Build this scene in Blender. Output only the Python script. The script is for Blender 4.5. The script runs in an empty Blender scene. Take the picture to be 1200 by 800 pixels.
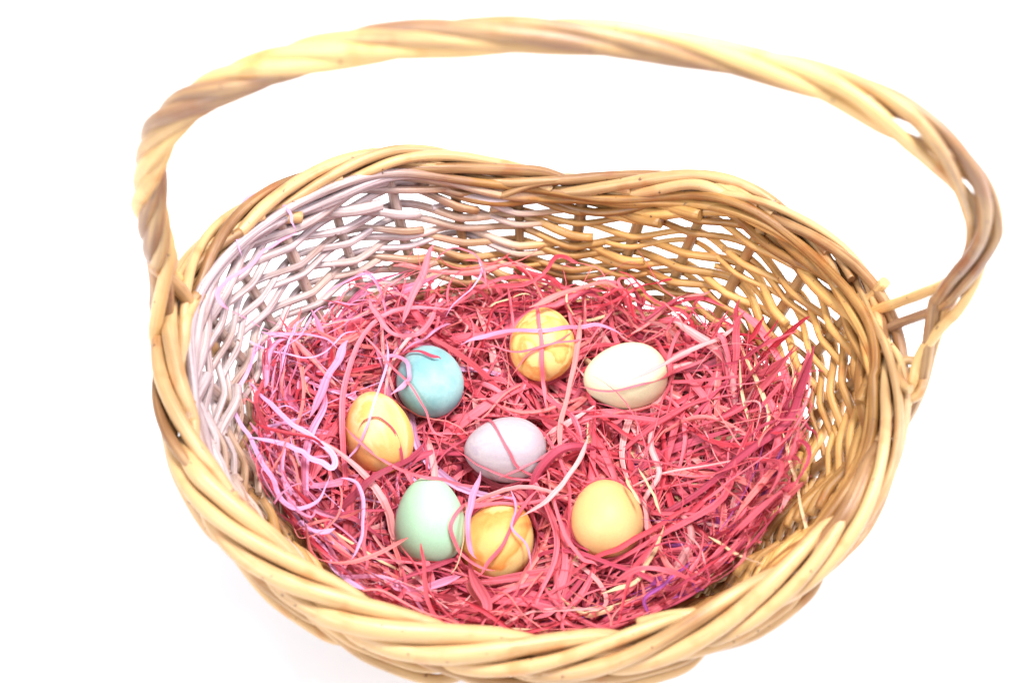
import bpy, bmesh, math, random
import numpy as np
from mathutils import Vector, Matrix

# ------------------------------------------------------------------ camera
sc = bpy.context.scene
COL = sc.collection
cam_data = bpy.data.cameras.new("camera")
cam = bpy.data.objects.new("camera", cam_data)
COL.objects.link(cam)
PITCH, ROLL = math.radians(57.0), math.radians(3.3)
cam.location = (-0.012, -0.49164, 0.95867)
fwd = Vector((0, math.cos(PITCH), -math.sin(PITCH)))
r0 = Vector((1, 0, 0)); u0 = r0.cross(fwd)
rgt = r0 * math.cos(ROLL) + u0 * math.sin(ROLL)
upv = -r0 * math.sin(ROLL) + u0 * math.cos(ROLL)
cam.rotation_euler = Matrix((rgt, upv, -fwd)).transposed().to_euler()
cam_data.sensor_width = 36.0
cam_data.lens = 58.9
cam_data.clip_start, cam_data.clip_end = 0.02, 60
cam_data.dof.use_dof = True
cam_data.dof.focus_distance = 1.0
cam_data.dof.aperture_fstop = 5.6
sc.camera = cam

# ------------------------------------------------------------------ world, lamps, exposure
world = bpy.data.worlds.new("World"); sc.world = world
world.use_nodes = True
wn = world.node_tree.nodes["Background"]
wn.inputs[0].default_value = (0.97, 0.98, 1.0, 1)
wn.inputs[1].default_value = 0.68


def area(name, loc, target, size, power, color):
    d = bpy.data.lights.new(name, 'AREA')
    d.shape = 'RECTANGLE'; d.size, d.size_y = size
    d.energy = power; d.color = color
    o = bpy.data.objects.new(name, d); COL.objects.link(o)
    o.location = loc
    o.rotation_euler = (Vector(target) - Vector(loc)).to_track_quat('-Z', 'Y').to_euler()
    return o


area("softbox_overhead", (0.25, 0.35, 1.9), (0, 0, 0.1), (0.5, 0.45), 64, (1.0, 0.97, 0.92))
area("window_light", (1.8, 0.2, 1.2), (0, 0, 0.15), (1.0, 0.9), 46, (0.90, 0.88, 1.0))
area("added_fill_left", (-1.3, -1.1, 1.5), (-0.25, -0.2, 0), (1.0, 1.0), 44, (0.94, 0.95, 1.0))  # unseen lamp added to wash out the ground shadow at front left
sc.view_settings.view_transform = 'Standard'
sc.view_settings.look = 'None'
sc.view_settings.gamma = 1.0
sc.view_settings.exposure = 0.0
sc.render.engine = 'CYCLES'
sc.cycles.use_denoising = True
sc.cycles.max_bounces = 10
sc.cycles.diffuse_bounces = 6

rnd = random.Random(7)
rng = np.random.default_rng(11)


# ------------------------------------------------------------------ materials
def new_mat(name):
    m = bpy.data.materials.new(name); m.use_nodes = True
    nt = m.node_tree
    return m, nt, nt.nodes, nt.links, nt.nodes["Principled BSDF"]


def ramp(N, stops):
    r = N.new('ShaderNodeValToRGB')
    el = r.color_ramp.elements
    while len(el) < len(stops): el.new(0.5)
    for e, (p, c) in zip(el, stops):
        e.position = p; e.color = (*c, 1)
    return r


def willow(name, light, dark, rough=0.42, flare_tint=0.0):
    """Peeled willow: long grain, blotches, tiny dark knots; flare_tint = lens flare painted in as a grey-mauve colour."""
    m, nt, N, L, B = new_mat(name)
    uv = N.new('ShaderNodeUVMap'); uv.uv_map = "UVMap"
    mp = N.new('ShaderNodeMapping'); mp.inputs['Scale'].default_value = (12, 20, 1)
    L.new(uv.outputs[0], mp.inputs[0])
    oi = N.new('ShaderNodeObjectInfo')
    off = N.new('ShaderNodeVectorMath'); off.operation = 'ADD'
    sc_ = N.new('ShaderNodeMath'); sc_.operation = 'MULTIPLY'; sc_.inputs[1].default_value = 37.0
    L.new(oi.outputs['Random'], sc_.inputs[0])
    L.new(mp.outputs[0], off.inputs[0]); L.new(sc_.outputs[0], off.inputs[1])
    grain = N.new('ShaderNodeTexNoise'); grain.inputs['Scale'].default_value = 1.0
    grain.inputs['Detail'].default_value = 5; grain.inputs['Roughness'].default_value = 0.65
    L.new(off.outputs[0], grain.inputs[0])
    g = N.new('ShaderNodeNewGeometry')
    blotch = N.new('ShaderNodeTexNoise'); blotch.inputs['Scale'].default_value = 26
    blotch.inputs['Detail'].default_value = 3
    L.new(g.outputs['Position'], blotch.inputs[0])
    r1 = ramp(N, [(0.40, dark), (0.55, tuple((a + b) / 2 for a, b in zip(light, dark))), (0.70, light)])
    add = N.new('ShaderNodeMath'); add.operation = 'MULTIPLY_ADD'
    add.inputs[1].default_value = 0.50
    L.new(grain.outputs[0], add.inputs[0])
    bl2 = N.new('ShaderNodeMath'); bl2.operation = 'MULTIPLY'; bl2.inputs[1].default_value = 0.35
    L.new(blotch.outputs[0], bl2.inputs[0])
    rv = N.new('ShaderNodeMath'); rv.operation = 'MULTIPLY_ADD'
    rv.inputs[1].default_value = 0.34
    L.new(oi.outputs['Random'], rv.inputs[0]); L.new(bl2.outputs[0], rv.inputs[2])
    L.new(rv.outputs[0], add.inputs[2])
    L.new(add.outputs[0], r1.inputs[0])
    last = r1.outputs[0]
    # warm-red tinge in patches
    tin = N.new('ShaderNodeTexNoise'); tin.inputs['Scale'].default_value = 55
    L.new(g.outputs['Position'], tin.inputs[0])
    tr = ramp(N, [(0.55, (0, 0, 0)), (0.72, (1, 1, 1))])
    L.new(tin.outputs[0], tr.inputs[0])
    mixw = N.new('ShaderNodeMixRGB'); mixw.blend_type = 'MULTIPLY'
    mixw.inputs[2].default_value = (0.93, 0.72, 0.60, 1)
    L.new(tr.outputs[0], mixw.inputs[0]); L.new(last, mixw.inputs[1]); last = mixw.outputs[0]
    if flare_tint > 0:
        # lens flare painted into the rod colour: ragged grey-mauve patch at the left end
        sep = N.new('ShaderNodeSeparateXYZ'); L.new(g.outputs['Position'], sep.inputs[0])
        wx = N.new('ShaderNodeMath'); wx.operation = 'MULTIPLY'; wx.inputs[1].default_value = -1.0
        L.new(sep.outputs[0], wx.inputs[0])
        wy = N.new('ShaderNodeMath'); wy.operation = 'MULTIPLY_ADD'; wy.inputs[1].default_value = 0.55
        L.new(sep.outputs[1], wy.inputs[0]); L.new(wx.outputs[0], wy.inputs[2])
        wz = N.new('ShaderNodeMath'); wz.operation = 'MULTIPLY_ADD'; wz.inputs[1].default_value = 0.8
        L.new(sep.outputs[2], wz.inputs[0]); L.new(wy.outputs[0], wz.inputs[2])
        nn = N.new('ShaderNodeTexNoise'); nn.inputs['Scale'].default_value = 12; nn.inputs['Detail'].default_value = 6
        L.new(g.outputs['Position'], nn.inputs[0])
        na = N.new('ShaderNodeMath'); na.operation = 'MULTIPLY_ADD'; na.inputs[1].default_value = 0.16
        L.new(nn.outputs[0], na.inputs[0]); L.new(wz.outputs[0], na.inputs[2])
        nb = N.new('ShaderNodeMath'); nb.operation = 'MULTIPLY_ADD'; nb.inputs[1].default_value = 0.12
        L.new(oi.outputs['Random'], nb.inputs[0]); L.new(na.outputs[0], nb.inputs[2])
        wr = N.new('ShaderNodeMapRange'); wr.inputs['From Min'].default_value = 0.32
        wr.inputs['From Max'].default_value = 0.42; wr.inputs['To Max'].default_value = flare_tint
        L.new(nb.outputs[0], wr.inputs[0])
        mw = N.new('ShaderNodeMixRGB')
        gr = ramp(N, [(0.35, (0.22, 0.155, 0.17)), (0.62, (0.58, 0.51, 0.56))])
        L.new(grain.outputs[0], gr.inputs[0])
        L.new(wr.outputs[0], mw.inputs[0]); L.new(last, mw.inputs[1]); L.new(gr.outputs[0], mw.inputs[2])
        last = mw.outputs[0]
    # knots
    kn = N.new('ShaderNodeTexNoise'); kn.inputs['Scale'].default_value = 240; kn.inputs['Detail'].default_value = 2
    L.new(g.outputs['Position'], kn.inputs[0])
    kr = ramp(N, [(0.70, (0, 0, 0)), (0.76, (1, 1, 1))])
    L.new(kn.outputs[0], kr.inputs[0])
    mk = N.new('ShaderNodeMixRGB'); mk.inputs[2].default_value = (0.13, 0.06, 0.035, 1)
    L.new(kr.outputs[0], mk.inputs[0]); L.new(last, mk.inputs[1])
    L.new(mk.outputs[0], B.inputs['Base Color'])
    B.inputs['Roughness'].default_value = rough
    B.inputs['Specular IOR Level'].default_value = 0.45
    bump = N.new('ShaderNodeBump'); bump.inputs['Strength'].default_value = 0.35
    bump.inputs['Distance'].default_value = 0.0012
    L.new(grain.outputs[0], bump.inputs['Height']); L.new(bump.outputs[0], B.inputs['Normal'])
    return m


M_rim = willow("willow_rim", (0.51, 0.315, 0.145), (0.19, 0.085, 0.032), rough=0.40, flare_tint=0.0)
M_weave = willow("willow_weave", (0.56, 0.315, 0.10), (0.22, 0.095, 0.025), flare_tint=0.85)
M_stake = willow("willow_stake", (0.34, 0.19, 0.075), (0.16, 0.08, 0.032), flare_tint=0.5)
M_handle = willow("willow_handle", (0.68, 0.44, 0.18), (0.25, 0.135, 0.075), rough=0.36)

m, nt, N, L, B = new_mat("raffia"); M_raffia = m
at = N.new('ShaderNodeAttribute'); at.attribute_name = "tint"
uv = N.new('ShaderNodeUVMap'); uv.uv_map = "UVMap"
mp = N.new('ShaderNodeMapping'); mp.inputs['Scale'].default_value = (5, 30, 1)
L.new(uv.outputs[0], mp.inputs[0])
fb = N.new('ShaderNodeTexNoise'); fb.inputs['Scale'].default_value = 1.0; fb.inputs['Detail'].default_value = 4
L.new(mp.outputs[0], fb.inputs[0])
fr = ramp(N, [(0.32, (0.62, 0.50, 0.54)), (0.66, (1.12, 1.16, 1.14))])
L.new(fb.outputs[0], fr.inputs[0])
mu = N.new('ShaderNodeMixRGB'); mu.blend_type = 'MULTIPLY'; mu.inputs[0].default_value = 1
L.new(at.outputs[0], mu.inputs[1]); L.new(fr.outputs[0], mu.inputs[2])
L.new(mu.outputs[0], B.inputs['Base Color'])
B.inputs['Roughness'].default_value = 0.55
B.inputs['Specular IOR Level'].default_value = 0.35
bp = N.new('ShaderNodeBump'); bp.inputs['Strength'].default_value = 0.4; bp.inputs['Distance'].default_value = 0.0006
L.new(fb.outputs[0], bp.inputs['Height']); L.new(bp.outputs[0], B.inputs['Normal'])
trn = N.new('ShaderNodeBsdfTranslucent'); L.new(mu.outputs[0], trn.inputs[0])
ms = N.new('ShaderNodeMixShader'); ms.inputs[0].default_value = 0.12
L.new(B.outputs[0], ms.inputs[1]); L.new(trn.outputs[0], ms.inputs[2])
L.new(ms.outputs[0], N["Material Output"].inputs[0])


def egg_mat(name, base, second, amount, scale, third=None, rough=0.5, streak=1.0):
    m, nt, N, L, B = new_mat(name)
    tc = N.new('ShaderNodeTexCoord')
    mp = N.new('ShaderNodeMapping'); mp.inputs['Scale'].default_value = (1, 1, streak)
    L.new(tc.outputs['Object'], mp.inputs[0])
    n = N.new('ShaderNodeTexNoise'); n.inputs['Scale'].default_value = scale
    n.inputs['Detail'].default_value = 4; n.inputs['Distortion'].default_value = 0.35
    L.new(mp.outputs[0], n.inputs[0])
    r = ramp(N, [(0.42, base), (0.42 + amount, second)] + ([(0.42 + amount * 1.5, third)] if third else []))
    L.new(n.outputs[0], r.inputs[0])
    sp = N.new('ShaderNodeTexNoise'); sp.inputs['Scale'].default_value = 900
    L.new(tc.outputs['Object'], sp.inputs[0])
    sr = ramp(N, [(0.35, (0.90, 0.90, 0.90)), (0.6, (1, 1, 1))])
    L.new(sp.outputs[0], sr.inputs[0])
    mm = N.new('ShaderNodeMixRGB'); mm.blend_type = 'MULTIPLY'; mm.inputs[0].default_value = 0.6
    L.new(r.outputs[0], mm.inputs[1]); L.new(sr.outputs[0], mm.inputs[2])
    L.new(mm.outputs[0], B.inputs['Base Color'])
    B.inputs['Roughness'].default_value = rough
    B.inputs['Specular IOR Level'].default_value = 0.4
    B.inputs['Subsurface Weight'].default_value = 0.12
    B.inputs['Subsurface Radius'].default_value = (0.004, 0.003, 0.002)
    B.inputs['Subsurface Scale'].default_value = 1.0
    b = N.new('ShaderNodeBump'); b.inputs['Strength'].default_value = 0.12; b.inputs['Distance'].default_value = 0.0004
    L.new(sp.outputs[0], b.inputs['Height']); L.new(b.outputs[0], B.inputs['Normal'])
    return m


m, nt, N, L, B = new_mat("white_surface"); M_table = m
n = N.new('ShaderNodeTexNoise'); n.inputs['Scale'].default_value = 3
tc = N.new('ShaderNodeTexCoord'); L.new(tc.outputs['Object'], n.inputs[0])
r = ramp(N, [(0.3, (0.86, 0.87, 0.89)), (0.7, (0.90, 0.90, 0.91))])
L.new(n.outputs[0], r.inputs[0]); L.new(r.outputs[0], B.inputs['Base Color'])
B.inputs['Roughness'].default_value = 0.7


# ------------------------------------------------------------------ helpers
def link(name, mesh, mat, parent=None):
    o = bpy.data.objects.new(name, mesh); COL.objects.link(o)
    if mat: mesh.materials.append(mat)
    o.parent = parent
    return o


def empty(name, loc=(0, 0, 0), parent=None):
    o = bpy.data.objects.new(name, None); COL.objects.link(o)
    o.location = loc; o.parent = parent
    o.empty_display_size = 0.02
    return o


def tag(o, label, cat, group=None):
    o['label'] = label; o['category'] = cat
    if group: o['group'] = group


def smooth(P, n=1):
    P = P.copy()
    for _ in range(n):
        P[1:-1] = 0.25 * P[:-2] + 0.5 * P[1:-1] + 0.25 * P[2:]
    return P


def catmull(pts, sub):
    P = np.asarray(pts, float)
    P = np.vstack([2 * P[0] - P[1], P, 2 * P[-1] - P[-2]])
    out = []
    for i in range(1, len(P) - 2):
        for k in range(sub):
            t = k / sub
            a, b, c, d = P[i - 1], P[i], P[i + 1], P[i + 2]
            out.append(0.5 * ((2 * b) + (c - a) * t + (2 * a - 5 * b + 4 * c - d) * t * t + (3 * b - a - 3 * c + d) * t ** 3))
    out.append(P[-2])
    return np.array(out)


def tube_mesh(P, rad, sides=10, closed=False, flat=1.0, bumpy=0.06, cutdir=None):
    """Rod swept along P with radius rad (scalar or per point), irregular section, cut ends."""
    P = np.asarray(P, float); n = len(P)
    rad = np.broadcast_to(np.asarray(rad, float), (n,)).copy()
    if closed: T = np.roll(P, -1, 0) - np.roll(P, 1, 0)
    else: T = np.gradient(P, axis=0)
    T /= np.linalg.norm(T, axis=1)[:, None] + 1e-12
    Nn = np.zeros_like(P)
    v = np.array([0, 0, 1.0]) if abs(T[0][2]) < 0.9 else np.array([1.0, 0, 0])
    v = v - T[0] * (v @ T[0]); v /= np.linalg.norm(v)
    for i in range(n):
        v = v - T[i] * (v @ T[i]); v /= np.linalg.norm(v); Nn[i] = v
    if closed:  # spread the closing twist
        w = Nn[0]; b = np.cross(T[0], Nn[-1]); v = Nn[-1]
        ang = math.atan2(w @ b, w @ v)
        for i in range(n):
            a = ang * i / n; bb = np.cross(T[i], Nn[i])
            Nn[i] = Nn[i] * math.cos(a) + bb * math.sin(a)
    Bn = np.cross(T, Nn)
    seg = np.linalg.norm(np.diff(P, axis=0, append=P[:1] if closed else P[-1:]), axis=1)
    s = np.concatenate([[0], np.cumsum(seg)[:-1]])
    ph = rnd.random() * 9
    rad *= 1 + bumpy * (0.6 * np.sin(s * 95 + ph) + 0.4 * np.sin(s * 230 + ph * 3)) * (0 if closed else 1)
    sect = np.array([1 + bumpy * 0.9 * rnd.uniform(-1, 1) for _ in range(sides)])
    th = np.arange(sides) / sides * 2 * math.pi
    ca, sa = np.cos(th) * sect, np.sin(th) * sect * flat
    V = P[:, None] + rad[:, None, None] * (ca[None, :, None] * Nn[:, None] + sa[None, :, None] * Bn[:, None])
    V = V.reshape(-1, 3)
    F, UV = [], []
    rows = n if closed else n - 1
    stot = s[-1] + seg[-1] if closed else s[-1]
    for i in range(rows):
        j = (i + 1) % n
        s0, s1 = s[i], (s[j] if j else stot)
        for k in range(sides):
            l = (k + 1) % sides
            F.append((i * sides + k, i * sides + l, j * sides + l, j * sides + k))
            UV += [(k / sides, s0), ((k + 1) / sides, s0), ((k + 1) / sides, s1), (k / sides, s1)]
    if not closed:
        F.append(tuple(range(sides))[::-1]); UV += [(0.5, 0)] * sides
        F.append(tuple((n - 1) * sides + k for k in range(sides))); UV += [(0.5, stot)] * sides
    me = bpy.data.meshes.new("rod")
    me.from_pydata(V.tolist(), [], F)
    ul = me.uv_layers.new(name="UVMap")
    ul.data.foreach_set("uv", np.array(UV, dtype=np.float32).ravel())
    me.polygons.foreach_set("use_smooth", [True] * (len(F) - (0 if closed else 2)) + ([] if closed else [False, False]))
    me.update()
    return me


def rod(name, P, rad, mat, parent, **k):
    return link(name, tube_mesh(P, rad, **k), mat, parent)


# ------------------------------------------------------------------ the white surface
bm = bmesh.new()
bmesh.ops.create_grid(bm, x_segments=8, y_segments=8, size=6)
me = bpy.data.meshes.new("surface"); bm.to_mesh(me); bm.free()
surf = link("white_ground", me, M_table); surf['kind'] = 'structure'

# ------------------------------------------------------------------ basket form
A_, B_, EXP = 0.194, 0.158, 2.13
SAD, ZR = 0.024, 0.172
tt = np.linspace(0, 2 * np.pi, 4001)
cx_ = np.sign(np.cos(tt)) * abs(np.cos(tt)) ** (2 / EXP) * A_
cy_ = np.sign(np.sin(tt)) * abs(np.sin(tt)) ** (2 / EXP) * B_
al = np.concatenate([[0], np.cumsum(np.hypot(np.diff(cx_), np.diff(cy_)))])
PERIM = al[-1]; al /= PERIM


def ringpt(q):
    """q in turns (by arc length, 0 = +x side) -> unit rim x, y, outward normal, angle."""
    q = np.mod(q, 1.0)
    x = np.interp(q, al, cx_); y = np.interp(q, al, cy_)
    e = 0.002
    dx = np.interp(np.mod(q + e, 1), al, cx_) - np.interp(np.mod(q - e, 1), al, cx_)
    dy = np.interp(np.mod(q + e, 1), al, cy_) - np.interp(np.mod(q - e, 1), al, cy_)
    l = np.hypot(dx, dy)
    return x, y, dy / l, -dx / l, np.arctan2(y, x)


def zrim(ang):
    g = lambda c, w: np.exp(-((np.degrees(np.mod(ang, 2 * np.pi)) - c) / w) ** 2)
    return ZR + SAD * np.cos(2 * ang) + .012 * g(120, 16) - .006 * g(82, 18) + .009 * g(50, 14)


def wall(q, v, off=0.0):
    q = np.asarray(q, float); v = np.asarray(v, float) + 0 * q
    x, y, nx, ny, ang = ringpt(q)
    sx, sy = .65 + .35 * v, .62 + .38 * v
    z = 0.008 + v * (zrim(ang) - 0.008)
    return np.stack([x * sx + nx * off, y * sy + ny * off, z], -1)


basket = empty("wicker_basket")
tag(basket, "oval woven willow basket with a tall twisted handle on the white surface", "basket")

NS = 28
QS = (np.arange(NS) + 0.35) / NS
side = empty("side_wall", parent=basket)
for i in range(NS):
    v = np.linspace(-0.02, 0.97, 26)
    P = wall(np.full_like(v, QS[i]) + 0.0015 * np.sin(v * 6 + i), v, 0.0008 * math.sin(i * 2.1))
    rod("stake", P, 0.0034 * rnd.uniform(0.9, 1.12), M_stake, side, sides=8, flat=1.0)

# woven rods, alternately inside and outside the stakes
NROW = 27
vrow = np.linspace(0.03, 0.875, NROW)
for k in range(NROW):
    pos = rnd.random() * NS
    end = pos + NS
    while pos < end - 2:
        span = min(rnd.choice([9, 10, 11, 13]), end - pos + 1)
        span = int(span)
        start = math.floor(pos)
        # start and finish on the inside of a stake, so the cut ends show inside
        if (start + k) % 2: start += 1
        u = np.linspace(-0.32, span + 0.45, int(span * 9))
        g = start + u
        q = (g + 0.35) / NS
        amp = 0.0046
        cw = np.cos(math.pi * (g + k)); cw = 0.55 * cw + 0.45 * (2 / math.pi) * np.arcsin(cw)
        off = -amp * cw + 0.0004 * np.sin(g * 2.3 + k)
        off *= 1 - 0.15 * np.sin(g * 1.7)
        rr = np.linspace(0.0027, 0.0018, len(u)) * rnd.uniform(0.9, 1.12)
        vv = vrow[k] + 0.006 * np.sin(g * 0.9 + k * 1.7) + 0.038 * (u / span - 0.5) + rnd.uniform(-0.004, 0.004)
        # the cut ends lie a little proud and lower on the inside
        e0 = np.clip(1 - (u + 0.32) / 1.0, 0, 1); e1 = np.clip(1 - (span + 0.45 - u) / 1.0, 0, 1)
        off -= 0.004 * e0 + 0.003 * e1
        vv = vv - 0.018 * e0 + 0.010 * e1
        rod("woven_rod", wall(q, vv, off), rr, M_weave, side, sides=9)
        pos += span

# upper waling: three rounds of rods that run close together below the rim
for rnd_i, v0 in enumerate((0.900, 0.935)):
    for s in range(3):
        starts = [s * 9.3 + rnd_i * 4, s * 9.3 + rnd_i * 4 + 14]
        for st in starts:
            span = 15.5
            u = np.linspace(0, span, 150)
            g = st + u
            off = 0.0058 * np.cos(2 * math.pi * (g + s) / 3 + rnd_i)
            vv = v0 + 0.012 * np.sin(2 * math.pi * (g + s) / 3) + 0.014 * (u / span - .5)
            e0 = np.clip(1 - u, 0, 1)
            off = off - 0.003 * e0
            vv = vv - 0.02 * e0
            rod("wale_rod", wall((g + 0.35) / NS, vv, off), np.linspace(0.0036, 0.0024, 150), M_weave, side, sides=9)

# foot: bottom waling and the woven base
for s in range(3):
    g = np.linspace(0, 1, 200, endpoint=False)
    P = wall(g, 0.0 + 0.006 * np.sin(2 * math.pi * g * 9 + s * 2.1), 0.004 * np.cos(2 * math.pi * g * 9 + s * 2.1))
    rod("foot_rod", P, 0.0042, M_rim, side, closed=True)
base = empty("base", parent=basket)
for i in range(-4, 5):
    y = i * 0.022; xr = 0.128 * math.sqrt(max(0.05, 1 - (y / 0.108) ** 2))
    P = np.stack([np.linspace(-xr, xr, 12), np.full(12, y), np.full(12, 0.009)], -1)
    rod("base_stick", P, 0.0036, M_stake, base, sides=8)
for k in range(17):
    f = 0.10 + k * 0.0365
    g = np.linspace(0, 1, 160, endpoint=False)
    x, y, nx, ny, _ = ringpt(g)
    z = 0.010 + 0.0045 * np.sin(2 * math.pi * g * 9 + k * math.pi)
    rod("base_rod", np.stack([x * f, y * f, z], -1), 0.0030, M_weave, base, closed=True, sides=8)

# plaited rim
rim = empty("rim", parent=basket)
NP_ = 6


def rimframe(q):
    x, y, nx, ny, ang = ringpt(q)
    tilt = math.radians(34)
    z = zrim(ang)
    C = np.stack([x, y, z], -1)
    U = np.stack([nx * math.cos(tilt), ny * math.cos(tilt), -math.sin(tilt) + 0 * nx], -1)
    W = np.stack([nx * math.sin(tilt), ny * math.sin(tilt), math.cos(tilt) + 0 * nx], -1)
    return C, U, W


def farness(q):
    """1 on the far long side, 0 on the near one"""
    x, y, nx, ny, ang = ringpt(q)
    return np.clip(0.5 + y / B_ * 0.6, 0, 1)


def slim(q):
    """how much narrower the border is at the far side and at the two ends"""
    x, y, nx, ny, ang = ringpt(q)
    return 1 - 0.26 * np.clip(0.5 + y / B_ * 0.6, 0, 1) - np.where(x > 0, 0.22, 0.06) * (x / A_) ** 2


NSTR = 4
RATE = 25 / 4            # turns of each rod round the border per lap
for k in range(NSTR):
    nseg = 3
    for s in range(nseg):
        q0 = s / nseg + k * 0.083
        q = np.linspace(q0 - 0.024, q0 + 1 / nseg + 0.024, 190)
        p = np.mod(RATE * q + k / NSTR, 1.0)
        F_ = farness(q); x_, y_, _a, _b, _c = ringpt(q)
        S_ = np.clip(x_ / A_, 0, 1) ** 2
        Aa = 0.0088 * slim(q); Bb = 0.0080 * slim(q)
        top = p < 0.60
        a_ = np.where(top, p / 0.60, (p - 0.60) / 0.40)
        u = np.where(top, np.cos(math.pi * a_), -np.cos(math.pi * a_)) * Aa
        w = np.where(top, np.sin(math.pi * a_), -np.sin(math.pi * a_)) * Bb
        t = (q - q[0]) / (q[-1] - q[0])
        w = w - 0.011 * np.clip(1 - t / 0.07, 0, 1) ** 1.5 - 0.009 * np.clip(1 - (1 - t) / 0.07, 0, 1) ** 1.5
        C, U, W = rimframe(q)
        P = smooth(C + U * (u - 0.0005 + 0.003 * S_ + 0.003 * np.clip(-x_ / A_, 0, 1) ** 2)[:, None] + W * w[:, None], 4)
        rr = np.interp(t, [0, 0.05, 0.9, 1], [0.0050, 0.0054, 0.0040, 0.0028]) * rnd.uniform(0.85, 1.08) * (1.02 * slim(q) + 0.0)
        rod("rim_rod", P, rr, M_rim, rim, sides=12, bumpy=0.05)
def S2(q):
    x, y, nx, ny, ang = ringpt(q)
    return np.clip(x / A_, 0, 1) ** 2


# rods of the border that cross from the top to the outer, lower edge
for i in range(17):
    for d in range(2):
        q0 = (i + 0.25 * rnd.random()) / 17 + d * 0.008
        q = np.linspace(q0, q0 + 0.135, 90)
        t = np.linspace(0, 1, 90)
        C, U, W = rimframe(q)
        u = np.interp(t, [0, .3, .6, .85, 1], [-.007, .006, .0145 + .0055 * d, .0160 + .006 * d, .008])
        w = np.interp(t, [0, .3, .6, .85, 1], [-.004, .003 - .001 * d, -.0040 - .005 * d, -.0090 - .006 * d, -.018])
        sl = slim(q)
        P = smooth(C + U * (u * sl + .003 * S2(q))[:, None] + W * (w * sl)[:, None], 14)
        rr = np.interp(t, [0, .5, 1], [.0038, .0034, .0026]) * rnd.uniform(.9, 1.1) * sl
        rod("outer_rim_rod", P, rr, M_rim, rim, sides=10, bumpy=0.05)
# inner lining rods under the plait
for k, (uo, wo, r_) in enumerate(((-0.0055, -0.0065, 0.0028), (-0.0035, -0.011, 0.0027), (0.005, -0.010, 0.0030))):
    q = np.linspace(0, 1, 260, endpoint=False)
    C, U, W = rimframe(q)
    P = C + U * (uo + 0.0012 * np.sin(q * 80 + k))[:, None] + W * (wo + 0.0016 * np.sin(q * 56 + k * 2))[:, None]
    rod("lining_rod", P, r_, M_weave, rim, closed=True, sides=10)

# ------------------------------------------------------------------ twisted handle
HC = np.array([[-.1975, .012, .235], [-.1965, .01, .262], [-.195, .01, .300], [-.183, .01, .345], [-.160, .01, .3745],
               [-.121, .01, .400], [-.075, .01, .417], [-.0195, .01, .4265], [.0355, .01, .427], [.085, .01, .418],
               [.132, .01, .4025], [.173, .01, .374], [.2045, .01, .3355], [.2175, .01, .296], [.214, .01, .252], [.2085, .01, .232]])
HP = catmull(HC, 16)
handle = empty("handle", parent=basket)
seg = np.linalg.norm(np.diff(HP, axis=0), axis=1); hs = np.concatenate([[0], np.cumsum(seg)]); HL = hs[-1]
T = np.gradient(HP, axis=0); T /= np.linalg.norm(T, axis=1)[:, None]
Yv = np.tile([0, 1.0, 0], (len(HP), 1)); Yv -= T * (Yv * T).sum(1)[:, None]; Yv /= np.linalg.norm(Yv, axis=1)[:, None]
Xv = np.cross(Yv, T)
NH = 5
# angle along the rope: tight at the left end, loose over the top
rate = np.interp(hs / HL, [0, .12, .25, .45, .75, 1], [60, 58, 44, 27, 26, 34])
phi = np.concatenate([[0], np.cumsum(rate[1:] * seg)])
LEFT_END = {0: [[-.199, .022, .215], [-.197, .03, .198], [-.186, .034, .165]],
            1: [[-.197, .006, .210], [-.202, .002, .185], [-.196, .0, .14]],
            2: [[-.203, .010, .212], [-.207, .010, .188], [-.198, .012, .13]],
            3: [[-.193, .016, .212], [-.188, .016, .190], [-.180, .014, .150]],
            4: [[-.201, .000, .214], [-.205, -.008, .190], [-.196, -.012, .15]]}
RIGHT_END = {0: [[.2145, .016, .262], [.2065, .027, .232], [.197, .037, .205], [.187, .042, .187], [.179, .040, .165]],
             1: [[.2170, .010, .262], [.2110, .015, .234], [.203, .025, .208], [.194, .029, .190], [.184, .030, .15]],
             2: [[.210, -.002, .206], [.208, -.014, .184], [.200, -.022, .15]],
             3: [[.213, .004, .205], [.212, -.008, .182], [.204, -.016, .14]],
             4: [[.206, .002, .206], [.203, -.018, .192], [.192, -.028, .16]]}
for i in range(NH):
    a = phi + 2 * math.pi * i / NH
    rr = 0.0048 + 0.0006 * np.sin(hs * 40 + i * 2)
    loose = np.interp(hs / HL, [0, .62, .72, .82, 1], [1, 1, 1.6, 1.5, 1.3])
    P = HP + (Xv * np.cos(a)[:, None] + Yv * np.sin(a)[:, None]) * (rr * loose)[:, None]
    body = P[::4] if i not in (0, 1) else P[:-32:4]
    ctrl = np.vstack([np.array(LEFT_END[i])[::-1], body[1:-1], np.array(RIGHT_END[i])])
    P = smooth(catmull(ctrl, 4), 3)
    n_ = len(P)
    R_ = np.interp(np.linspace(0, 1, n_), [0, .04, .3, .8, 1], [.0037, .0040, .0043, .0032, .0031]) * [1.0, .9, 1.08, .95, 1.0][i]
    rod("handle_rod", P, R_, M_handle, handle, sides=12, bumpy=0.05)


def wrap(center, ax, r1, r2, turns, rad, tiltz):
    t = np.linspace(0, turns * 2 * math.pi, int(26 * turns))
    c = np.array(center)
    P = np.stack([c[0] + r1 * np.cos(t), c[1] + r2 * np.sin(t), c[2] + tiltz * np.cos(t + ax) + 0.0016 * t], -1)
    rod("binding_rod", P, rad, M_handle, handle, sides=9)


wrap((.2035, -.006, .186), 0.4, .0065, .0115, 1.7, .0026, .003)
# a cut rod end standing out above the right-hand joint
rod("rod_end", catmull([[.180, .050, .172], [.188, .052, .188], [.193, .053, .203]], 6), .0034, M_handle, handle, sides=10)

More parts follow.
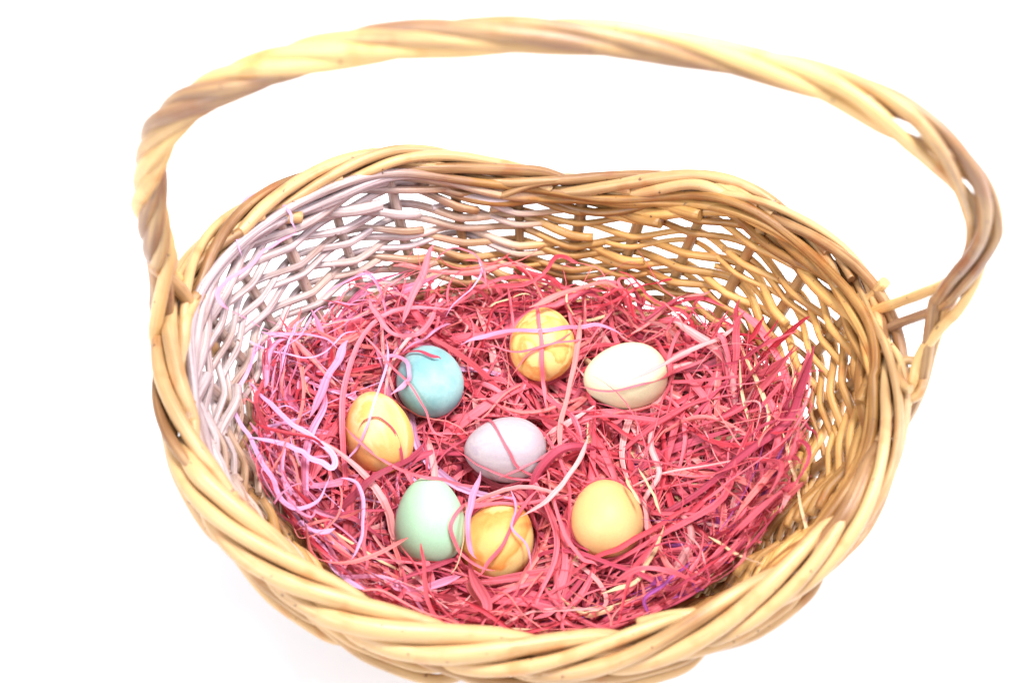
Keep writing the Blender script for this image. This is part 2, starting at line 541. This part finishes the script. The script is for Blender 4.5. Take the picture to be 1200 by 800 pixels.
# ------------------------------------------------------------------ eggs
EGGS = [
    ('mint', 'plain mint green egg at the lower left, upright beside the half buried orange egg', (-0.0534, -0.0531, 0.0873), (-0.1087, 0.9013, 0.4194), 0.0525, 0.0405),
    ('tangerine', 'orange marbled egg half buried under pink raffia between the mint and plain yellow eggs', (-0.0137, -0.0559, 0.0725), (0.3681, 0.9261, -0.0825), 0.0520, 0.0425),
    ('yellow', 'plain pale yellow egg at the lower right with a raffia strip across its lower edge', (0.049, -0.0433, 0.0864), (-0.0928, 0.9507, -0.296), 0.0500, 0.0415),
    ('lilac', 'pale lilac egg with faint streaks lying sideways in the middle of the nest', (-0.0123, -0.001, 0.084), (-0.9972, -0.0629, -0.0408), 0.0492, 0.0390),
    ('orange', 'golden orange streaked egg leaning at the far left of the clutch', (-0.0884, 0.0015, 0.0914), (-0.3417, 0.8692, 0.3574), 0.0505, 0.0402),
    ('blue', 'sky blue mottled egg partly tucked under pink raffia, above the golden orange egg', (-0.061, 0.0425, 0.0879), (-0.2543, 0.9123, -0.3209), 0.0500, 0.0405),
    ('marbled', 'yellow egg with orange marbling crossed by several raffia strips at the back', (0.0071, 0.0736, 0.0883), (0.0234, 0.9959, -0.0873), 0.0490, 0.0400),
    ('cream', 'creamy white egg lying on its side with one thin strip across it', (0.0587, 0.0527, 0.0885), (-0.9839, -0.15, -0.0974), 0.0520, 0.0408),
]
EGG_MATS = {
    'mint': egg_mat("egg_mint", (0.36, 0.59, 0.41), (0.41, 0.63, 0.44), 0.3, 30),
    'tangerine': egg_mat("egg_tangerine", (0.76, 0.43, 0.13), (0.72, 0.28, 0.06), 0.12, 45, (0.78, 0.56, 0.22), streak=0.45),
    'yellow': egg_mat("egg_yellow", (0.74, 0.48, 0.19), (0.76, 0.55, 0.25), 0.3, 22),
    'lilac': egg_mat("egg_lilac", (0.40, 0.34, 0.39), (0.47, 0.42, 0.455), 0.16, 80, (0.40, 0.35, 0.42), streak=0.2),
    'orange': egg_mat("egg_orange", (0.74, 0.37, 0.12), (0.77, 0.53, 0.27), 0.12, 50, (0.74, 0.40, 0.11), streak=0.35),
    'blue': egg_mat("egg_blue", (0.17, 0.36, 0.39), (0.27, 0.48, 0.49), 0.22, 55, (0.20, 0.40, 0.43)),
    'marbled': egg_mat("egg_marbled", (0.78, 0.56, 0.18), (0.74, 0.32, 0.08), 0.12, 60, (0.78, 0.58, 0.22)),
    'cream': egg_mat("egg_cream", (0.69, 0.69, 0.46), (0.72, 0.71, 0.51), 0.3, 18),
}


def egg_mesh(Ln, W, nu=40, nv=48):
    V = [(0, 0, -Ln / 2)]
    for i in range(1, nu):
        a = -math.pi / 2 + math.pi * i / nu
        z = math.sin(a); r = W / 2 * math.cos(a) * (1 - 0.13 * z)
        for j in range(nv):
            t = 2 * math.pi * j / nv
            V.append((r * math.cos(t), r * math.sin(t), z * Ln / 2))
    V.append((0, 0, Ln / 2))
    F = []
    for j in range(nv):
        F.append((0, 1 + (j + 1) % nv, 1 + j))
        F.append((len(V) - 1, 1 + (nu - 2) * nv + j, 1 + (nu - 2) * nv + (j + 1) % nv))
    for i in range(nu - 2):
        for j in range(nv):
            a, b = 1 + i * nv + j, 1 + i * nv + (j + 1) % nv
            F.append((a, b, b + nv, a + nv))
    me = bpy.data.meshes.new("egg"); me.from_pydata(V, [], F)
    me.polygons.foreach_set("use_smooth", [True] * len(F)); me.update()
    return me


for n, lab, c, ax, Ln, W in EGGS:
    o = link("egg", egg_mesh(Ln, W), EGG_MATS[n])
    o.location = c
    o.rotation_mode = 'QUATERNION'
    o.rotation_quaternion = Vector(ax).to_track_quat('Z', 'Y')
    tag(o, lab, "egg", "dyed eggs lying in the raffia nest")


# ------------------------------------------------------------------ raffia nest
STRIPS = [
    ('narrow pink strip curving across the creamy white egg', 'pink', 0.0026, [(0.027, 0.0444, 0.0875), (0.0387, 0.0395, 0.0929), (0.0537, 0.0356, 0.1), (0.0714, 0.04, 0.1035), (0.0878, 0.0539, 0.0948), (0.103, 0.0594, 0.0994), (0.1179, 0.0681, 0.1058)]),
    ('thin rose strip running down over the pale lilac egg', 'rose', 0.0020, [(-0.0362, 0.0202, 0.0865), (-0.0257, 0.0176, 0.0861), (-0.018, 0.0005, 0.1032), (-0.0118, -0.0111, 0.1021), (-0.0048, -0.0176, 0.095), (0.0067, -0.0186, 0.0858), (0.0229, -0.0224, 0.0863)]),
    ('thin rose strip looping under the front of the pale lilac egg', 'rose', 0.0018, [(-0.0439, -0.0021, 0.0864), (-0.0343, -0.0099, 0.0879), (-0.0227, -0.0178, 0.0902), (-0.0074, -0.0213, 0.0869), (0.0078, -0.0209, 0.0859), (0.0166, -0.0124, 0.086)]),
    ('pink strip rising to the right over the end of the lilac egg', 'pink', 0.0020, [(-0.0149, -0.022, 0.0872), (-0.0027, -0.0188, 0.0944), (0.012, -0.0071, 0.0916), (0.026, 0.0086, 0.0871), (0.0371, 0.0163, 0.0873)]),
    ('thin pink strip crossing the left side of the blue egg', 'pink', 0.0018, [(-0.1108, 0.073, 0.1027), (-0.0994, 0.0614, 0.0997), (-0.0862, 0.0468, 0.097), (-0.0713, 0.0259, 0.1069), (-0.0604, 0.0154, 0.0979), (-0.0557, 0.0054, 0.0904), (-0.0468, 0.0023, 0.0896)]),
    ('curled pink loop on the left edge of the blue egg', 'lilacpink', 0.0036, [(-0.0942, 0.0497, 0.0974), (-0.0832, 0.0545, 0.0959), (-0.0735, 0.0412, 0.1081), (-0.0713, 0.032, 0.1086), (-0.0756, 0.0277, 0.1034), (-0.0819, 0.0191, 0.1072)]),
    ('short dark pink strip pointing onto the top of the blue egg', 'darkpink', 0.0026, [(-0.0939, 0.0455, 0.0962), (-0.0832, 0.0535, 0.0945), (-0.0709, 0.0517, 0.1053), (-0.06, 0.0454, 0.1106), (-0.0537, 0.0435, 0.1104)]),
    ('lilac pink strip lying across the marbled yellow egg', 'lilacpink', 0.0037, [(-0.0434, 0.0669, 0.0914), (-0.0306, 0.0737, 0.0919), (-0.0124, 0.0732, 0.1014), (0.0083, 0.0673, 0.1115), (0.0298, 0.0841, 0.0931), (0.0429, 0.0864, 0.0939), (0.0563, 0.0796, 0.094)]),
    ('upright pink strip down the middle of the marbled yellow egg', 'pink', 0.0036, [(0.0026, 0.0999, 0.0935), (0.0039, 0.0761, 0.11), (0.006, 0.0611, 0.1095), (0.0073, 0.0509, 0.1015), (0.0082, 0.044, 0.0881), (0.0115, 0.0265, 0.0874)]),
    ('thin pink strip crossing low on the marbled yellow egg', 'pink', 0.0021, [(-0.0277, 0.0694, 0.0912), (-0.0116, 0.0593, 0.0988), (0.0037, 0.0569, 0.1081), (0.0191, 0.0623, 0.1071), (0.0379, 0.0773, 0.0927)]),
    ('thin coral strip slanting across the marbled yellow egg', 'coral', 0.0018, [(-0.0108, 0.0486, 0.0885), (-0.0051, 0.0536, 0.0988), (0.0047, 0.0576, 0.1072), (0.0164, 0.064, 0.108), (0.0253, 0.0758, 0.1004)]),
    ('wide coral strip beside the marbled yellow egg', 'coral', 0.0041, [(0.0295, 0.0896, 0.0953), (0.0285, 0.0705, 0.1021), (0.0263, 0.0538, 0.0941), (0.023, 0.0345, 0.0904), (0.019, 0.0137, 0.0898), (0.0223, -0.0095, 0.0899)]),
    ('lilac strip running down the golden orange egg', 'lilac', 0.0025, [(-0.0893, 0.065, 0.0981), (-0.0863, 0.0482, 0.0957), (-0.0893, 0.0134, 0.1128), (-0.0934, -0.0066, 0.1119), (-0.1003, -0.0179, 0.1007), (-0.1071, -0.0254, 0.0981)]),
    ('thin brown-pink strip arched over the golden orange egg', 'darkpink', 0.0020, [(-0.0985, -0.0072, 0.1073), (-0.0949, -0.0015, 0.1109), (-0.0866, 0.0007, 0.112), (-0.0772, -0.0053, 0.1085), (-0.0722, -0.0143, 0.0996), (-0.0735, -0.0245, 0.09), (-0.0752, -0.0393, 0.0912)]),
    ('long pink strip under the golden orange egg', 'pink', 0.0025, [(-0.1066, -0.0031, 0.1042), (-0.0952, -0.0155, 0.1071), (-0.0775, -0.023, 0.0973), (-0.0564, -0.0357, 0.1075), (-0.0372, -0.0276, 0.0886), (-0.0196, -0.0286, 0.0884)]),
    ('pink loop hooked round the right edge of the mint egg', 'pink', 0.0029, [(-0.019, -0.0385, 0.088), (-0.0323, -0.0418, 0.0885), (-0.0389, -0.0557, 0.1038), (-0.0406, -0.0658, 0.1021), (-0.0353, -0.0722, 0.0908), (-0.026, -0.0811, 0.0916), (-0.0142, -0.0836, 0.0917)]),
    ('fine straw coloured fibre between the mint egg and the half buried egg', 'straw', 0.0012, [(-0.0335, -0.0383, 0.089), (-0.0331, -0.0541, 0.0984), (-0.0333, -0.0661, 0.0951), (-0.0349, -0.0784, 0.0925), (-0.0391, -0.0883, 0.0939)]),
    ('thick lilac pink strip standing between the lilac egg and the half buried egg', 'lilacpink', 0.0049, [(-0.0261, -0.0211, 0.0926), (-0.0289, -0.032, 0.0915), (-0.0306, -0.0467, 0.0981), (-0.0312, -0.0605, 0.1005), (-0.0286, -0.0709, 0.0946), (-0.0242, -0.079, 0.0953)]),
    ('pink strip arching over the top of the half buried egg', 'pink', 0.0035, [(-0.0332, -0.0519, 0.0961), (-0.0263, -0.0423, 0.0881), (-0.014, -0.0392, 0.0889), (0.0009, -0.0376, 0.0878), (0.0182, -0.0325, 0.0875), (0.0348, -0.0347, 0.1013)]),
    ('rose strip slanting down over the half buried egg', 'rose', 0.0029, [(0.009, -0.0273, 0.0873), (0.001, -0.0392, 0.0876), (-0.0059, -0.0556, 0.094), (-0.0111, -0.0695, 0.0938), (-0.0183, -0.0793, 0.0911), (-0.0236, -0.0882, 0.0923)]),
    ('thin lilac pink strip crossing the half buried egg', 'lilacpink', 0.0020, [(-0.008, -0.0289, 0.0882), (-0.0045, -0.043, 0.091), (-0.0058, -0.0592, 0.0956), (0.0035, -0.0672, 0.0911), (0.006, -0.0811, 0.0924)]),
    ('wide red strip across the lower edge of the plain yellow egg', 'red', 0.0044, [(0.0293, -0.0835, 0.0927), (0.0412, -0.0718, 0.0923), (0.054, -0.0688, 0.0966), (0.0675, -0.0598, 0.0976), (0.0848, -0.045, 0.0954), (0.0993, -0.0365, 0.0989)]),
    ('crimson strip curling against the left side of the plain yellow egg', 'pink', 0.0034, [(0.017, -0.0297, 0.0896), (0.021, -0.0466, 0.0904), (0.0263, -0.0606, 0.0917), (0.0349, -0.0725, 0.0929), (0.0437, -0.0777, 0.0936)]),
    ('wide straw coloured strip bending beside the plain yellow egg', 'straw', 0.0043, [(0.0807, -0.0538, 0.1013), (0.0759, -0.0675, 0.1012), (0.0705, -0.08, 0.102), (0.0663, -0.0887, 0.1021), (0.0568, -0.0944, 0.102), (0.0459, -0.0984, 0.1013)]),
    ('straw coloured splinter above the plain yellow egg', 'straw', 0.0029, [(0.0581, -0.0257, 0.1051), (0.0612, -0.0363, 0.1106), (0.0662, -0.0456, 0.1101)]),
    ('long straw coloured splinter right of the plain yellow egg', 'straw', 0.0025, [(0.0662, -0.0152, 0.0971), (0.0707, -0.0249, 0.0977), (0.0761, -0.0348, 0.0991), (0.0789, -0.0462, 0.1002)]),
    ('pale curved strip left of the plain yellow egg', 'palepink', 0.0040, [(0.0368, 0.0065, 0.0941), (0.0321, -0.0085, 0.0943), (0.025, -0.022, 0.0941), (0.0178, -0.0341, 0.0948), (0.0073, -0.0437, 0.0949), (-0.0023, -0.0535, 0.0998)]),
    ('pale straw strip lying loose near the front right of the nest', 'straw', 0.0033, [(0.1046, -0.0647, 0.1122), (0.1135, -0.0725, 0.1163), (0.123, -0.0806, 0.1212), (0.1327, -0.0869, 0.1272)]),
    ('pale yellow strip curving down at the right edge of the nest', 'straw', 0.0045, [(0.125, 0.0594, 0.12), (0.1285, 0.0468, 0.1211), (0.1339, 0.0324, 0.1229), (0.1381, 0.0173, 0.125), (0.1382, 0.006, 0.1246), (0.1352, -0.0025, 0.1232)]),
    ('forked straw fibre at the upper right of the nest', 'straw', 0.0020, [(0.1259, 0.059, 0.1206), (0.1285, 0.0468, 0.1211), (0.1303, 0.0378, 0.1214), (0.1324, 0.0488, 0.123)]),
    ('long straw strip hanging at the right wall of the basket', 'straw', 0.0033, [(0.1445, -0.0028, 0.1326), (0.1479, -0.0265, 0.1356), (0.1511, -0.0497, 0.1388), (0.1538, -0.0698, 0.1425), (0.1555, -0.0813, 0.1451)]),
    ('wide pink strip along the right edge of the nest', 'pink', 0.0060, [(0.1218, 0.0849, 0.125), (0.1326, 0.0695, 0.1287), (0.1416, 0.0523, 0.1327), (0.1478, 0.0302, 0.1355), (0.1538, 0.011, 0.1391), (0.156, -0.0068, 0.1409)]),
    ('wide coral strip falling down the right side of the nest', 'coral', 0.0058, [(0.1577, -0.0063, 0.1402), (0.1486, -0.0197, 0.1333), (0.1371, -0.0308, 0.127), (0.1277, -0.0426, 0.1224), (0.1182, -0.0577, 0.1191)]),
    ('pale pink strip lying over the upper right of the nest', 'palepink', 0.0046, [(0.06, 0.0333, 0.116), (0.0775, 0.0433, 0.1183), (0.094, 0.0601, 0.1088), (0.1114, 0.066, 0.115), (0.1251, 0.0749, 0.1216)]),
    ('broad pink strip standing up at the back of the nest', 'pink', 0.0058, [(-0.0644, 0.1257, 0.1132), (-0.0677, 0.1129, 0.1115), (-0.0719, 0.098, 0.1102), (-0.0751, 0.0857, 0.1092), (-0.079, 0.0697, 0.1082)]),
    ('thin pink loop curling up against the back wall', 'pink', 0.0021, [(-0.067, 0.1044, 0.1143), (-0.0599, 0.1159, 0.1154), (-0.0498, 0.1226, 0.1153), (-0.039, 0.12, 0.1145), (-0.0325, 0.1102, 0.1124), (-0.0297, 0.0986, 0.1108)]),
    ('thin lilac strip crossing the back of the nest', 'lilac', 0.0021, [(-0.0363, 0.1213, 0.1102), (-0.0325, 0.111, 0.1086), (-0.0388, 0.1004, 0.1072), (-0.0475, 0.0894, 0.1065), (-0.0535, 0.0769, 0.1056)]),
    ('broad coral strip lying across the back of the nest', 'coral', 0.0058, [(-0.0028, 0.0806, 0.1166), (0.0126, 0.0936, 0.1112), (0.0285, 0.1063, 0.1038), (0.0453, 0.111, 0.1052), (0.0577, 0.1043, 0.105)]),
    ('broad lilac pink strip folded beside the golden orange egg', 'lilacpink', 0.0066, [(-0.1108, 0.0551, 0.1083), (-0.1147, 0.0427, 0.108), (-0.1197, 0.0285, 0.109), (-0.1231, 0.0132, 0.1094), (-0.1278, -0.0025, 0.1107)]),
    ('wide lilac loop at the left edge of the nest', 'lilac', 0.0043, [(-0.1584, 0.0389, 0.1336), (-0.1614, 0.0211, 0.1351), (-0.1645, 0.005, 0.1364), (-0.1674, -0.0079, 0.1385), (-0.1629, -0.0222, 0.1357), (-0.1564, -0.0303, 0.132), (-0.1484, -0.042, 0.1284), (-0.1406, -0.053, 0.1254), (-0.1362, -0.0618, 0.1243), (-0.13, -0.067, 0.1228), (-0.1211, -0.0635, 0.1192), (-0.1136, -0.0554, 0.117), (-0.1108, -0.0416, 0.1151)]),
    ('broad pale lilac strip with a hairpin bend on the left', 'lilac', 0.0054, [(-0.1575, -0.0304, 0.135), (-0.1494, -0.0295, 0.1306), (-0.1407, -0.0287, 0.1262), (-0.1322, -0.0289, 0.1227), (-0.1253, -0.0312, 0.1205), (-0.1172, -0.0344, 0.1184), (-0.1107, -0.0371, 0.1168), (-0.1083, -0.0327, 0.1162), (-0.1139, -0.0258, 0.1172), (-0.1252, -0.0192, 0.1202), (-0.1364, -0.0135, 0.1237), (-0.1458, -0.0059, 0.1281), (-0.1543, -0.0011, 0.1324), (-0.161, 0.004, 0.1366)]),
    ('lilac strip hanging straight down left of the mint egg', 'lilac', 0.0034, [(-0.1051, -0.0392, 0.1082), (-0.0978, -0.0398, 0.1071), (-0.0921, -0.0477, 0.1072), (-0.0896, -0.0627, 0.108), (-0.0896, -0.0778, 0.1093), (-0.0939, -0.0911, 0.1113)]),
    ('thin lilac strip crossing the left of the nest', 'lilac', 0.0023, [(-0.1756, 0.0371, 0.1436), (-0.1659, 0.0331, 0.1363), (-0.1515, 0.0313, 0.1276), (-0.1372, 0.0331, 0.1207), (-0.1232, 0.0405, 0.1163), (-0.1144, 0.054, 0.1152), (-0.1047, 0.0584, 0.1133)]),
    ('pale lilac strip running from the left wall to the nest', 'lilacpink', 0.0030, [(-0.1595, 0.0404, 0.1348), (-0.1479, 0.0436, 0.1284), (-0.1338, 0.0486, 0.1222), (-0.1218, 0.0477, 0.1185), (-0.1131, 0.0416, 0.1157)]),
    ('broad pink strip bent above the golden orange egg', 'pink', 0.0042, [(-0.101, 0.0881, 0.1095), (-0.0953, 0.0769, 0.1079), (-0.0892, 0.0661, 0.106), (-0.0807, 0.0638, 0.1038), (-0.0689, 0.061, 0.1111), (-0.0625, 0.0783, 0.1027), (-0.0598, 0.0918, 0.1037)]),
    ('thin lilac strip curling up onto the left wall of the basket', 'lilac', 0.0032, [(-0.1664, 0.0534, 0.1911), (-0.1703, 0.0631, 0.1898), (-0.1732, 0.0786, 0.1874), (-0.1732, 0.0942, 0.1847), (-0.1682, 0.1037, 0.1825), (-0.1586, 0.1055, 0.1812), (-0.1495, 0.1001, 0.1808), (-0.1444, 0.092, 0.1821), (-0.1419, 0.0839, 0.1832), (-0.1403, 0.0823, 0.1765)]),
    ('thin magenta strip trailing down the left wall of the basket', 'lilacpink', 0.0031, [(-0.139, 0.0832, 0.1755), (-0.1452, 0.076, 0.1787), (-0.1533, 0.0656, 0.1839), (-0.1607, 0.0515, 0.1878), (-0.1666, 0.0388, 0.1935), (-0.1732, 0.0322, 0.194), (-0.1757, 0.024, 0.1948), (-0.1703, 0.018, 0.1933), (-0.1643, 0.0237, 0.177), (-0.1563, 0.0306, 0.1553), (-0.147, 0.0397, 0.1336)]),
]
TINT = dict(pink=(0.77, 0.15, 0.20), rose=(0.67, 0.105, 0.15), coral=(0.80, 0.205, 0.20), red=(0.60, 0.055, 0.085),
            darkpink=(0.46, 0.06, 0.11), palepink=(0.84, 0.36, 0.37), straw=(0.76, 0.55, 0.33),
            lilac=(0.70, 0.38, 0.64), lilacpink=(0.76, 0.27, 0.44), purple=(0.36, 0.08, 0.34))  # lilac tones put the lens flare's tint into strips on the left


def nest_h(x, y):
    return (.074 - .010 * np.clip(y / .12, 0, 1) ** 2 + .042 * np.minimum(1.2, np.abs(x) / .16) ** 3 + .010 * (np.abs(y) / .12) ** 2
            - .012 * np.maximum(0, -x - .09) / .07)


def ribbons(name, P, Wd, tint, roll0, rollr, fold):
    """P (n,m,3) paths -> one mesh of folded fibres; Wd (n,m) widths, tint (n,3)."""
    n, m, _ = P.shape
    T = np.gradient(P, axis=1); T /= np.linalg.norm(T, axis=2, keepdims=True) + 1e-9
    up = np.broadcast_to(np.array([0, 0, 1.0]), P.shape)
    S = np.cross(T, up); S /= np.linalg.norm(S, axis=2, keepdims=True) + 1e-9
    Nn = np.cross(S, T)
    r = roll0[:, None] + rollr[:, None] * np.linspace(-1, 1, m)[None]
    cs, sn = np.cos(r)[..., None], np.sin(r)[..., None]
    A = S * cs + Nn * sn; Bq = -S * sn + Nn * cs
    h = Wd[..., None] / 2
    V = np.stack([P - A * h, P - A * h * 0.35 + Bq * h * fold[:, None, None], P + A * h * 0.4 + Bq * h * fold[:, None, None] * 0.8, P + A * h], 2)
    V = V.reshape(-1, 3)
    idx = np.arange(n * m * 4).reshape(n, m, 4)
    q = np.stack([idx[:, :-1, :-1], idx[:, :-1, 1:], idx[:, 1:, 1:], idx[:, 1:, :-1]], -1)
    F = q.reshape(-1, 4)
    seg = np.linalg.norm(np.diff(P, axis=1, prepend=P[:, :1]), axis=2).cumsum(1) + np.arange(n)[:, None] * 0.37
    uu = np.array([0, 0.33, 0.7, 1.0])
    UVv = np.stack([np.broadcast_to(seg[..., None], (n, m, 4)), np.broadcast_to(uu * 0.12, (n, m, 4)) + (np.arange(n) * 0.71)[:, None, None]], -1).reshape(-1, 2)
    me = bpy.data.meshes.new(name)
    me.from_pydata(V.tolist(), [], F.tolist())
    ul = me.uv_layers.new(name="UVMap")
    ul.data.foreach_set("uv", UVv[F.ravel()].astype(np.float32).ravel())
    ca = me.color_attributes.new("tint", 'FLOAT_COLOR', 'POINT')
    cc = np.concatenate([np.repeat(tint, m * 4, 0), np.ones((n * m * 4, 1))], 1)
    ca.data.foreach_set("color", cc.astype(np.float32).ravel())
    me.polygons.foreach_set("use_smooth", [name == "strip"] * len(F)); me.update()
    return me


def wall_limit(P, inset):
    """elliptical radius relative to the inside of the wall at the point's height"""
    x, y, z = P[..., 0], P[..., 1], P[..., 2]
    an = np.arctan2(y, x)
    v = np.clip(z / zrim(an), 0, 1.1)
    a, b = (A_ * (.65 + .35 * v) - inset) * np.where(x > 0, .95, 1.0), B_ * (.62 + .38 * v) - inset
    return ((np.abs(x) / a) ** EXP + (np.abs(y) / b) ** EXP) ** (1 / EXP)


def avoid_eggs(P, gap):
    top = np.zeros(P.shape[0], bool)
    for _, _, c, ax, Ln, W in EGGS:
        c = np.array(c); ax = np.array(ax)
        v = P - c; u = v @ ax
        rad = v - u[..., None] * ax
        q = np.sqrt((u / (Ln / 2 + gap)) ** 2 + (np.linalg.norm(rad, axis=-1) / (W / 2 + gap)) ** 2)
        ins = q < 1
        newP = c + v / np.maximum(q, 0.15)[..., None]
        P = np.where(ins[..., None], newP, P)
        foot = (np.hypot(v[..., 0], v[..., 1]) < W / 2 * 0.93) & (P[..., 2] > c[2])
        top |= foot.any(-1)
    return P, top


def make_paths(n, m, Lmin, Lmax, depth, bow, zone=None, seed=1, curl=7.0):
    g = np.random.default_rng(seed)
    rho = np.sqrt(g.random(n)) * 1.0; a = g.random(n) * 2 * np.pi
    x = rho * np.cos(a) * .155; y = rho * np.sin(a) * .122
    if zone is not None: x, y = zone(g, n)
    L = Lmin + (Lmax - Lmin) * g.random(n) ** 1.7
    th = g.random(n) * 2 * np.pi
    k = g.normal(0, curl, n)
    ds = L / (m - 1)
    ang = th[:, None] + (k * ds)[:, None] * np.arange(m)[None] + np.cumsum(g.normal(0, 0.12, (n, m)), 1)
    for _ in range(3):
        kink = g.integers(2, m - 1, n); amt = g.normal(0, 0.9, n) * (g.random(n) < 0.22)
        ang += amt[:, None] * (np.arange(m)[None] >= kink[:, None])
    X = np.cumsum(np.cos(ang) * ds[:, None], 1); Y = np.cumsum(np.sin(ang) * ds[:, None], 1)
    X = X - X[:, m // 2:m // 2 + 1] + x[:, None]; Y = Y - Y[:, m // 2:m // 2 + 1] + y[:, None]
    t = np.linspace(0, 1, m)[None]
    d = depth(g, n)[:, None]
    b = (g.random(n) ** 2 * bow)[:, None]
    slope = g.normal(0, 0.10, n)[:, None] * (t - .5) * L[:, None]
    wob = np.sin(t * g.uniform(4, 12, n)[:, None] + g.uniform(0, 6, n)[:, None]) * g.uniform(0, .003, n)[:, None]
    Z = nest_h(X, Y) + .006 * np.sin(X * 52 + 1) * np.sin(Y * 61 + 2) + .004 * np.sin(X * 95 - Y * 80) - d + b * np.sin(np.pi * t) + slope + wob
    for _, _, c, ax, Ln, W in EGGS:
        Z = Z - .010 * np.exp(-((X - c[0]) ** 2 + (Y - c[1]) ** 2) / .024 ** 2) * (d < .02)
    P = np.stack([X, Y, np.maximum(Z, .016)], -1)
    ins = 0.0115 + (g.random(n) ** 3 * .014)[:, None] * (seed != 6)
    ok0 = wall_limit(P, 0.0115).max(1) < 1.35
    for _ in range(3):
        r = wall_limit(P, ins)
        over = np.maximum(r, 1)
        P[..., 0] /= over; P[..., 1] /= over
        P[..., 2] += np.minimum((over - 1) * .03, .008)
    for _ in range(2): P[:, 1:-1] = .25 * P[:, :-2] + .5 * P[:, 1:-1] + .25 * P[:, 2:]
    P, top = avoid_eggs(P, .0025)
    P[:, 1:-1] = .2 * P[:, :-2] + .6 * P[:, 1:-1] + .2 * P[:, 2:]
    P, top2 = avoid_eggs(P, .0010)
    keep = ~(top | top2) & ok0
    return P[keep], g


def widths(g, n, m, lo, hi, p):
    w = lo + (hi - lo) * g.random(n) ** p
    t = np.linspace(0, 1, m)[None]
    prof = np.clip(np.minimum(t, 1 - t) / .12, 0.12, 1) ** .7
    return w[:, None] * prof * (1 + .18 * np.sin(t * g.uniform(5, 16, n)[:, None] + g.uniform(0, 6, n)[:, None]))


def tints(g, P):
    n = len(P); c = P[:, P.shape[1] // 2]
    base = np.array([TINT['pink'], TINT['rose'], TINT['coral'], TINT['red'], TINT['palepink'], TINT['darkpink']])
    out = base[g.choice(6, n, p=[.31, .2, .15, .13, .07, .14])]
    left = np.clip((-c[:, 0] - .055) / .09, 0, 1)  # lens flare painted by strip colour: more lilac towards the left
    lil = g.random(n) < left * .62
    out[lil] = np.where((g.random(lil.sum()) < .35)[:, None], np.array(TINT['lilac']), np.array(TINT['lilacpink']))
    rf = (c[:, 0] > .04) & (c[:, 1] < -.03) & (g.random(n) < .07)
    out[rf] = TINT['purple']
    st = g.random(n) < .010 + .012 * (c[:, 0] > .03); out[st] = TINT['straw']
    f = g.normal(1, .12, (n, 1)); return np.clip(out * f, .02, .86)


allP, allW, allT = [], [], []
M = 30
layers = [
    dict(n=1900, Lmin=.06, Lmax=.16, depth=lambda g, n: g.uniform(.012, .040, n), bow=.006, seed=1, w=(.0010, .0055, 1.6)),
    dict(n=1500, Lmin=.07, Lmax=.24, depth=lambda g, n: g.uniform(.002, .018, n), bow=.010, seed=2, w=(.0008, .0052, 1.6)),
    dict(n=1200, Lmin=.08, Lmax=.28, depth=lambda g, n: g.uniform(-.002, .008, n), bow=.020, curl=10, seed=3, w=(.0007, .0054, 1.8)),
    dict(n=700, Lmin=.03, Lmax=.12, depth=lambda g, n: g.uniform(-.001, .014, n), bow=.012, seed=4, w=(.0004, .0014, 1.3)),
]


def side_zone(g, n):
    a = g.random(n) * 2 * np.pi; f = g.uniform(.86, 1.0, n)
    return np.cos(a) * .162 * f, np.sin(a) * .128 * f


layers.append(dict(n=420, Lmin=.03, Lmax=.12, depth=lambda g, n: g.uniform(-.010, .015, n), bow=.012, seed=5, w=(.0005, .0045, 2.2), zone=side_zone, curl=12))
layers.append(dict(n=230, Lmin=.03, Lmax=.12, depth=lambda g, n: g.uniform(-.030, .0, n), bow=.016, seed=6, w=(.0004, .0030, 2.2), zone=side_zone, curl=14))
for ly in layers:
    w = ly.pop('w'); n = ly.pop('n')
    P, g = make_paths(n, M, **ly)
    allP.append(P); allW.append(widths(g, len(P), M, *w)); allT.append(tints(g, P))
P = np.concatenate(allP); Wd = np.concatenate(allW); Tn = np.concatenate(allT)
n = len(P)
me = ribbons("raffia", P, Wd, Tn, rng.normal(0, .5, n), rng.normal(0, 1.0, n), rng.uniform(-.5, .6, n))
nest = link("raffia_nest", me, M_raffia)
nest['kind'] = 'stuff'
nest['label'] = "tangled bed of shredded pink and red raffia filling the basket"
nest['category'] = "raffia"

for i, (lab, colr, w, pts) in enumerate(STRIPS):
    P = catmull(pts, 7)
    jit = smooth(rng.normal(0, 1, P.shape), 4); jit[0] = jit[-1] = 0
    P = P + jit * np.array([.0012, .0012, .0010])
    P = smooth(P, 2)[None]
    for _ in range(3):
        P, _t = avoid_eggs(P, .0008)
        P[0] = smooth(P[0], 1)
    m_ = P.shape[1]
    t = np.linspace(0, 1, m_)
    prof = np.clip(np.minimum(t, 1 - t) / .16, .10, 1) ** .8 * (1 + .12 * np.sin(t * 11 + i))
    tn = np.clip(np.array([TINT[colr]]) * rnd.uniform(.95, 1.12), 0, .88)
    me = ribbons("strip", P, (w * (.60 if colr in ('straw', 'lilac') else .74) * prof)[None], tn, np.array([rnd.uniform(-.35, .35)]), np.array([rnd.uniform(-.9, .9)]), np.array([rnd.choice([-1, 1]) * rnd.uniform(.05, .3)]))
    o = link("raffia_strip", me, M_raffia)
    tag(o, lab, "raffia strip")
